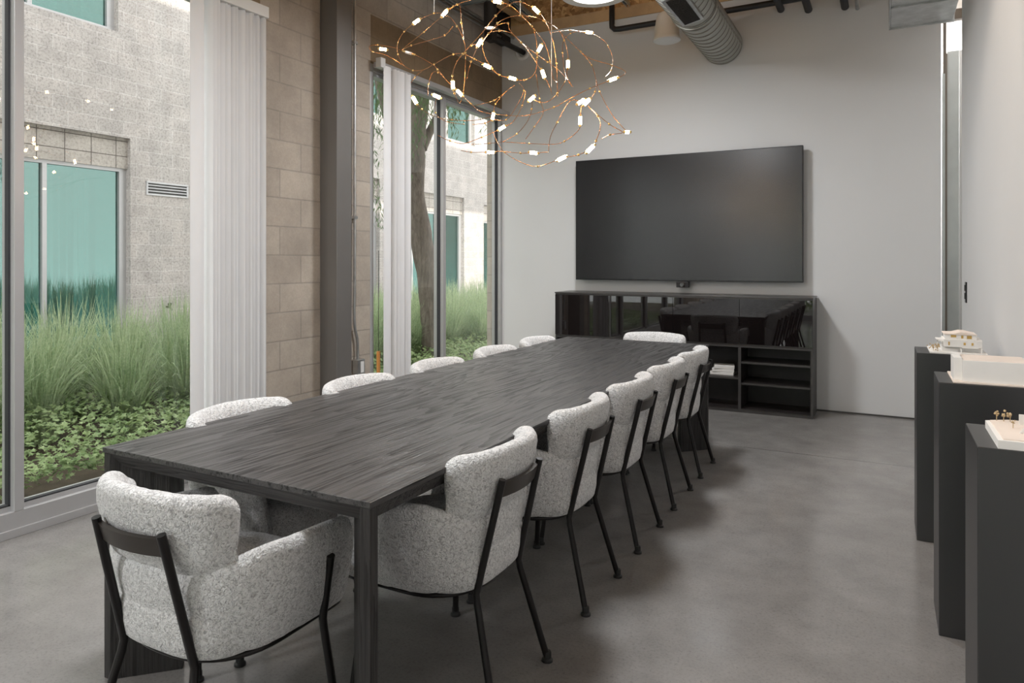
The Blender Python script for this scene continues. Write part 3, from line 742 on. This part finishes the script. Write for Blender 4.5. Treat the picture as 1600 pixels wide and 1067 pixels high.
# ================================================================ PEDESTALS AND MODELS
PD = [(.144, 3.935, .91, 'farthest of the three, carrying the small house model'), (.178, 2.976, .917, 'middle one, carrying the plain white box model'), (.203, 2.045, .905, 'nearest one, carrying the site model')]
for x, y, h, lab in PD:
    tag(obj('pedestal', box(0, .295, 0, .285, 0, h, .0025), M['pedestal_paint'], loc=(x, y, 0)), 'tall black pedestal, '+lab, 'pedestal', 'display pedestals by the right wall')
# house model
t = thing('house_model', 'small white house model with amber windows and a tiny dry tree on the far pedestal', 'architectural model', (PD[0][0]+.055, PD[0][1]+.01, .91))
obj('base', box(0, .235, 0, .265, 0, .008, .001), M['model_white'], t)
bm = NB(); bx(bm, .055, .215, .06, .20, .008, .028); bx(bm, .125, .2, .03, .06, .028, .032)
for x in (.128, .21): bx(bm, x, x+.005, .03, .035, .008, .032)
bx(bm, .06, .12, .05, .06, .008, .022)
obj('ground_floor', bm, M['model_white'], t)
obj('first_floor', box(.058, .215, .03, .20, .032, .068, .0008), M['model_white'], t)
obj('upper_floor', box(.066, .195, .05, .19, .068, .093, .0008), M['model_white'], t)
bm = NB(); prism(bm, [(.06, .093), (.10, .094), (.13, .103), (.15, .102), (.197, .092), (.197, .090), (.06, .090)], .045, .195, lambda u, v, d: (u, d, v)); obj('roof', bm, M['model_cream'], t)
for (x, z, w_, h_) in ((.078, .04, .006, .017), (.14, .043, .009, .012), (.172, .043, .008, .012)): obj('window', box(x, x+w_, .0285, .031, z, z+h_), M['model_amber'], t)
for (x, z, w_, h_) in ((.09, .077, .022, .011), (.132, .073, .009, .014), (.155, .072, .02, .015)): obj('window', box(x, x+w_, .0485, .051, z, z+h_), M['model_amber'], t)
bm = NB(); bx(bm, .03, .058, .05, .055, .055, .06); bx(bm, .032, .036, .05, .055, .008, .06); bx(bm, .03, .058, .05, .15, .06, .064); obj('porch', bm, M['model_white'], t)
bm = NB(); random.seed(2)
for (x, y) in ((.018, .05), (.035, .03)):
    tube(bm, [(x, y, .008), (x, y, .03)], .0012, 5)
    for q in range(16): bmesh.ops.create_icosphere(bm, subdivisions=1, radius=.0035, matrix=Matrix.Translation((x+random.gauss(0, .008), y+random.gauss(0, .008), .034+random.gauss(0, .008))))
obj('tree', bm, M['dry_plant'], t)
# box model
t = thing('box_model', 'plain white rectangular building model with a low parapet roof on the middle pedestal', 'architectural model', (PD[1][0]+.045, PD[1][1]+.008, .917))
obj('base', box(0, .245, 0, .265, 0, .006, .001), M['model_cream'], t)
bm = NB(); bx(bm, .03, .232, .012, .20, .006, .082, bev=.001); obj('block', bm, M['model_white'], t)
obj('roof', box(.034, .228, .016, .196, .082, .0835), M['model_cream'], t)
bm = NB(); bx(bm, .004, .03, .035, .16, .006, .088, bev=.001); bx(bm, .004, .034, .13, .16, .088, .094); obj('entrance_block', bm, M['model_white'], t)
# site model
t = thing('site_model', 'cream architectural site model with low walls and tiny dry trees on the near pedestal', 'architectural model', (PD[2][0]+.042, PD[2][1]+.004, .905))
bm = NB(); prism(bm, [(0, .0), (.225, .0), (.225, .255), (.05, .268), (.0, .24)], 0, .02, lambda u, v, z: (u, v, z)); obj('base', bm, M['model_white'], t)
obj('terrain', prism(NB(), [(.012, .01), (.22, .01), (.22, .25), (.055, .26), (.01, .235)], .0, .003, lambda u, v, z: (u, v, .02+z)), M['model_cream'], t)
bm = NB(); bx(bm, .07, .22, .2, .206, .023, .05); bx(bm, .085, .225, .12, .21, .066, .070); bx(bm, .2, .205, .12, .2, .023, .066); bx(bm, .10, .105, .05, .2, .023, .036); bx(bm, .10, .2, .05, .055, .023, .034)
obj('walls', bm, M['model_white'], t)
obj('wedge', prism(NB(), [(.055, .0), (.105, .0), (.075, .03)], .09, .094, lambda u, v, d: (u, d, .023+v)), M['model_white'], t)
bm = NB()
for (x, y, s) in ((.025, .235, 1), (.04, .23, .8), (.055, .235, 1.2), (.09, .17, .6), (.15, .09, .6), (.05, .15, .6), (.13, .03, .7)):
    tube(bm, [(x, y, .02), (x, y, .038)], .001, 5)
    for q in range(9): bmesh.ops.create_icosphere(bm, subdivisions=1, radius=.003*s, matrix=Matrix.Translation((x+random.gauss(0, .0035*s), y+random.gauss(0, .0035*s), .04+random.gauss(0, .003*s))))
obj('trees', bm, M['dry_plant'], t)

# ================================================================ OUTSIDE
struct('garden_soil', box(-7.6, XW-.12, -8, 24, -.06, .05), M['soil'])
struct('garden_path', box(-10.0, -7.6, -8, 24, -.06, .04), M['paving'])
struct('terrace', box(XW-.2, 3, -12, YR-.2, -.1, -.02), M['paving'])
# our own roof edge, unseen, heights shaped to shade the building opposite
bm = NB(); bx(bm, XW-.45, XW-.2, -8, 8.5, ZC, 7.0); bx(bm, XW-.45, XW-.2, 8.5, 26, ZC, 5.95)
struct('roof_shade_edge', bm, M['block_tan'])
# neighbouring building
t = thing('neighbouring_building', 'two storey grey split face block building with teal windows across the planted court', 'building', (-10, 8, 0))
WY0, WY1, ZT = -14.0, 24.0, 7.6
wins = [(3.0, 6.68, 0, 3.18, 1), (10.2, 12.6, 0, 3.18, 1), (13.2, 16.2, 0, 3.03, 1), (17.25, 20.2, 0, 2.92, 1), (-2.5, 1.0, 0, 3.18, 1), (-8, -4.5, 0, 3.18, 1),
        (2.8, 6.49, 4.73, 6.7, 0), (15.4, 16.75, 4.5, 6.6, 0), (17.5, 20.0, 4.5, 6.6, 0), (10.2, 12.8, 4.6, 6.6, 0), (-2.5, 1.0, 4.73, 6.7, 0), (-8, -4.5, 4.73, 6.7, 0)]
bm = NB()
ys = sorted({WY0, WY1}|{a for w_ in wins for a in w_[:2]}); zs = sorted({0, ZT}|{a for w_ in wins for a in w_[2:4]})
for i in range(len(ys)-1):
    cuts = [w_ for w_ in wins if w_[0] <= ys[i]+1e-6 and w_[1] >= ys[i+1]-1e-6]
    cuts.sort(key=lambda w_: w_[2]); z = 0
    for w_ in cuts:
        if w_[2] > z+1e-6: bx(bm, -.25, 0, ys[i]-8, ys[i+1]-8, z, w_[2])
        z = w_[3]
    bx(bm, -.25, 0, ys[i]-8, ys[i+1]-8, z, ZT)
bmesh.ops.remove_doubles(bm, verts=bm.verts[:], dist=.0005)
wl = obj('wall', bm, M['block_ext'], t)
bm = NB(); bx(bm, -6, -.25, WY0-8, WY1-8, 0, ZT); 
obj('interior', box(-3.5, -1.2, WY0-8, WY1-8, 0, ZT), M['white_paint'], t)
for (a, b, z0, z1, lint) in wins:
    a -= 8; b -= 8; zt = z1
    if lint:
        zt = z1-.452
        obj('lintel', box(-.22, -.07, a, b, zt, z1), M['block_ext_stack'], t)
    jw = .10
    fr_ = NB(); bx(fr_, -.18, -.10, a, b, zt-.05, zt); bx(fr_, -.18, -.10, a, b, z0, z0+.06); bx(fr_, -.18, -.10, a, a+.06, z0+.06, zt-.05); bx(fr_, -.18, -.10, b-.11, b, z0+.06, zt-.05)
    n_ = max(1, round((b-a)/1.15)); 
    for k in range(1, n_): yy = b-.11-k*1.06; bx(fr_, -.18, -.10, yy-.03, yy+.03, z0+.06, zt-.05) if yy > a+.2 else None
    wo_ = obj('window', fr_, M['frame_metal'], t)
    obj('glass_pane', box(-.15, -.145, a+.03, b-.03, z0+.03, zt-.03), M['teal_glass'], wo_)
    bm = NB(); random.seed(int(a*10)); yy = a+.12
    while yy < b-.2:
        tw = math.radians(random.uniform(5, 60)); prism(bm, [(-.45+.05*math.sin(tw), yy-.055*math.cos(tw)), (-.45-.05*math.sin(tw), yy+.055*math.cos(tw)), (-.452-.05*math.sin(tw), yy+.055*math.cos(tw)), (-.452+.05*math.sin(tw), yy-.055*math.cos(tw))], z0+.08, zt-.1, lambda u, v, d: (u, v, d)); yy += .105
    obj('blind_slats', bm, M['blind_white'], wo_)
v_ = obj('louver_vent', bx(NB(), .0, .015, 6.93-8, 7.66-8, 2.36, 2.385), M['frame_metal'], t)
bm = NB(); bx(bm, .0, .02, 6.93-8, 7.66-8, 2.545, 2.57); bx(bm, .0, .02, 6.93-8, 6.955-8, 2.38, 2.55); bx(bm, .0, .02, 7.635-8, 7.66-8, 2.38, 2.55)
for k in range(3): bx(bm, .004, .018, 6.95-8, 7.64-8, 2.415+.045*k, 2.43+.045*k)
obj('frame', bm, M['frame_metal'], v_)
obj('opening', box(.001, .003, 6.95-8, 7.64-8, 2.385, 2.545), M['dark_steel'], v_)
bm = NB(); tube(bm, [(.0, 7.28-8, .62), (.10, 7.28-8, .62), (.13, 7.28-8, .57)], .014, 8); bmesh.ops.create_icosphere(bm, subdivisions=1, radius=.035, matrix=Matrix.Translation((.08, 7.28-8, .66))); obj('hose_tap', bm, M['rail_metal'], t)
struct('court_end_wall', box(-12, XW-.2, 24, 24.3, 0, 6), M['block_ext_x'])
# tall greenery wall behind the photographer's rear window
# leaves
def leafmesh(n, fn, shape):
    V = []; F = []
    for _ in range(n):
        p, s, q = fn(); b0 = len(V)
        for v in shape[0]: V.append(p+(q @ (Vector(v)*s)))
        for f in shape[1]: F.append(tuple(b0+i for i in f))
    return V, F
from mathutils import Euler
IVY = ([(0, -.1, 0), (.5, -.25, .06), (.42, .15, .05), (.62, .5, .0), (.22, .45, .04), (0, 1, -.05), (-.22, .45, .04), (-.62, .5, .0), (-.42, .15, .05), (-.5, -.25, .06)],
       [(0, 1, 2), (0, 2, 4), (2, 3, 4), (0, 4, 6), (4, 5, 6), (0, 6, 8), (6, 7, 8), (0, 8, 9)])
random.seed(11)
def ivyf():
    x = -4.03-2.6*random.random()**1.7; y = random.uniform(-1.5, 13)
    h = .10+.16*(.5+.5*noise.noise(Vector((x*1.3, y*1.3, 0))))+min(.12, (-3.95-x)*.12)
    z = h*(1-.5*random.random()**2)+.03
    return Vector((x, y, z)), random.uniform(.018, .040), Euler((random.uniform(-.5, .9), random.uniform(-.6, .8), random.uniform(0, 6.28))).to_matrix()
tag(obj('ivy_groundcover', leafmesh(42000, ivyf, IVY), M['ivy']), 'low dense green ivy covering the ground outside the windows', 'ivy', kind='stuff')
def clump(seed, n=520, hgt=1.0):
    random.seed(seed); V = []; F = []
    for _ in range(n):
        a = random.uniform(0, 2*PI); r = .16*math.sqrt(random.random()); bxp = Vector((r*math.cos(a), r*math.sin(a), 0))
        la = a+random.gauss(0, .6); sp_ = random.uniform(.05, .95)**1.2; L = hgt*random.uniform(.6, 1.12); w_ = random.uniform(.0042, .0085)
        d = Vector((math.cos(la), math.sin(la), 0)); sd_ = Vector((-d.y, d.x, 0)); m_ = 7; prev = None
        for k in range(m_+1):
            u = k/m_; bend = sp_*u**1.9; droop = sp_*sp_*.55*u**3
            p = bxp+d*(L*bend*.75)+Vector((0, 0, L*(u*(1-.16*sp_)-droop*.8)))
            ww = w_*(1-u**2.2)+.0004
            V += [p-sd_*ww, p+sd_*ww]
            if k: b0 = len(V)-4; F.append((b0, b0+1, b0+3, b0+2))
    return V, F
protos = []
random.seed(5); gpos = []
for r, x0 in enumerate((-5.25, -5.85, -6.5)):
    y = 1.2+.2*r
    while y < 15.5: gpos.append((x0+random.uniform(-.15, .15), y)); y += random.uniform(.42, .58)
for i, (x, y) in enumerate(gpos):
    if i < 5: o = obj('ornamental_grass', clump(20+i, 330, 1.02), M['grass']); protos.append(o)
    else: o = protos[i % 5].copy(); C.objects.link(o)
    o.location = (x, y, .05); random.seed(i); o.rotation_euler = (0, 0, random.uniform(0, 6)); s = random.uniform(.86, 1.03); o.scale = (s, s, s)
    near = y < 5.2
    row = 'front row' if x > -5.6 else ('back row' if x < -6.2 else 'middle row')
    tag(o, 'clump of tall arching green grass outside the %s window, %s' % ('large left' if near else 'far narrow', row), 'grass clump', 'tall grass clumps outside the %s window, %s' % ('large left' if near else 'far narrow', row))
# stake
t = thing('garden_stake', 'orange garden stake with a thin wire beside the narrow far window', 'stake', (-4.35, 5.46, .05))
obj('stake', box(-.012, .012, -.012, .012, 0, .42), M['orange'], t)
obj('wire', tube(NB(), [(0, 0, .42), (0, .005, 1.4)], .003, 5), M['rail_metal'], t)
# tree
def trunkpts(L): return [at(x, y, d) for x, y, d in L]
t = thing('court_tree', 'leaning grey barked tree with narrow drooping leaves outside the far window', 'tree', (-4.86, 7.08, .05))
base = Vector((-4.86, 7.08, .05))
TD = 8.55
tr_ = [at(676, 575, TD), at(676, 500, TD), at(664, 400, TD), at(648, 310, TD), at(650, 240, TD), at(655, 160, TD), at(660, 60, TD), at(668, -120, TD)]
bm = tube(NB(), spline([p-base for p in tr_], 8), [.155-.0012*i for i in range(57)], 18)
for v in bm.verts: v.co += v.co.normalized()*0+Vector((noise.noise(v.co*5), noise.noise(v.co*5+Vector((9, 0, 0))), 0))*.022
obj('trunk', bm, M['bark'], t, smooth=True)
br1 = [at(660, 232, TD), at(672, 205, TD+.1), at(700, 150, TD+.2), at(745, 60, TD+.3), at(800, -60, TD+.3)]
br2 = [at(641, 315, TD), at(630, 270, TD-.1), at(615, 220, TD-.2), at(590, 120, TD-.2), at(560, -40, TD-.3)]
obj('branch', tube(NB(), spline([p-base for p in br1], 6), [.06-.0012*i for i in range(25)], 12), M['bark'], t, smooth=True)
obj('branch', tube(NB(), spline([p-base for p in br2], 6), [.07-.0012*i for i in range(25)], 12), M['bark'], t, smooth=True)
LEAF = ([(0, 0, 0), (.07, .4, .02), (0, 1, -.06), (-.07, .4, .02)], [(0, 1, 2, 3)])
random.seed(31)
twig = []
for cx, cy, dd, sx_, sy_, n_ in ((645, 150, TD-.35, 14, 60, 16), (590, 150, TD-.6, 12, 70, 16), (700, 150, TD+.1, 16, 30, 8), (735, 150, TD+.2, 25, 22, 9), (720, 40, TD, 70, 50, 18), (600, 10, TD-.5, 60, 50, 18)):
    for _ in range(n_): twig.append(at(cx+random.gauss(0, sx_), cy-40+random.gauss(0, sy_), dd+random.gauss(0, .25)))
V = []; F = []
for p in twig:
    L = random.uniform(.3, .7)
    for k in range(46):
        q = p-base+Vector((random.gauss(0, .05), random.gauss(0, .05), -L*random.random()))
        rot = Euler((random.uniform(-2.4, -.8), random.uniform(-.5, .5), random.uniform(0, 6.28))).to_matrix(); s = random.uniform(.06, .11); b0 = len(V)
        for v in LEAF[0]: V.append(q+rot @ (Vector(v)*s))
        F.append((b0, b0+1, b0+2, b0+3))
tag(obj('foliage', (V, F), M['tree_leaf'], t), kind='stuff')
# hedge seen in the cabinet glass, behind the rear window
random.seed(77)
def hedgef():
    x = random.uniform(-2.3, 1.8); y = -7.2+random.uniform(-.35, .35)+.3*noise.noise(Vector((x, 1, 0))); z = random.uniform(0, 3.2)
    return Vector((x, y, z)), random.uniform(.05, .1), Euler((random.uniform(-1, 2.5), random.uniform(-1, 1), random.uniform(0, 6.28))).to_matrix()
tag(obj('hedge', leafmesh(9000, hedgef, IVY), M['ivy']), 'leafy green hedge outside the rear window', 'hedge', kind='stuff')
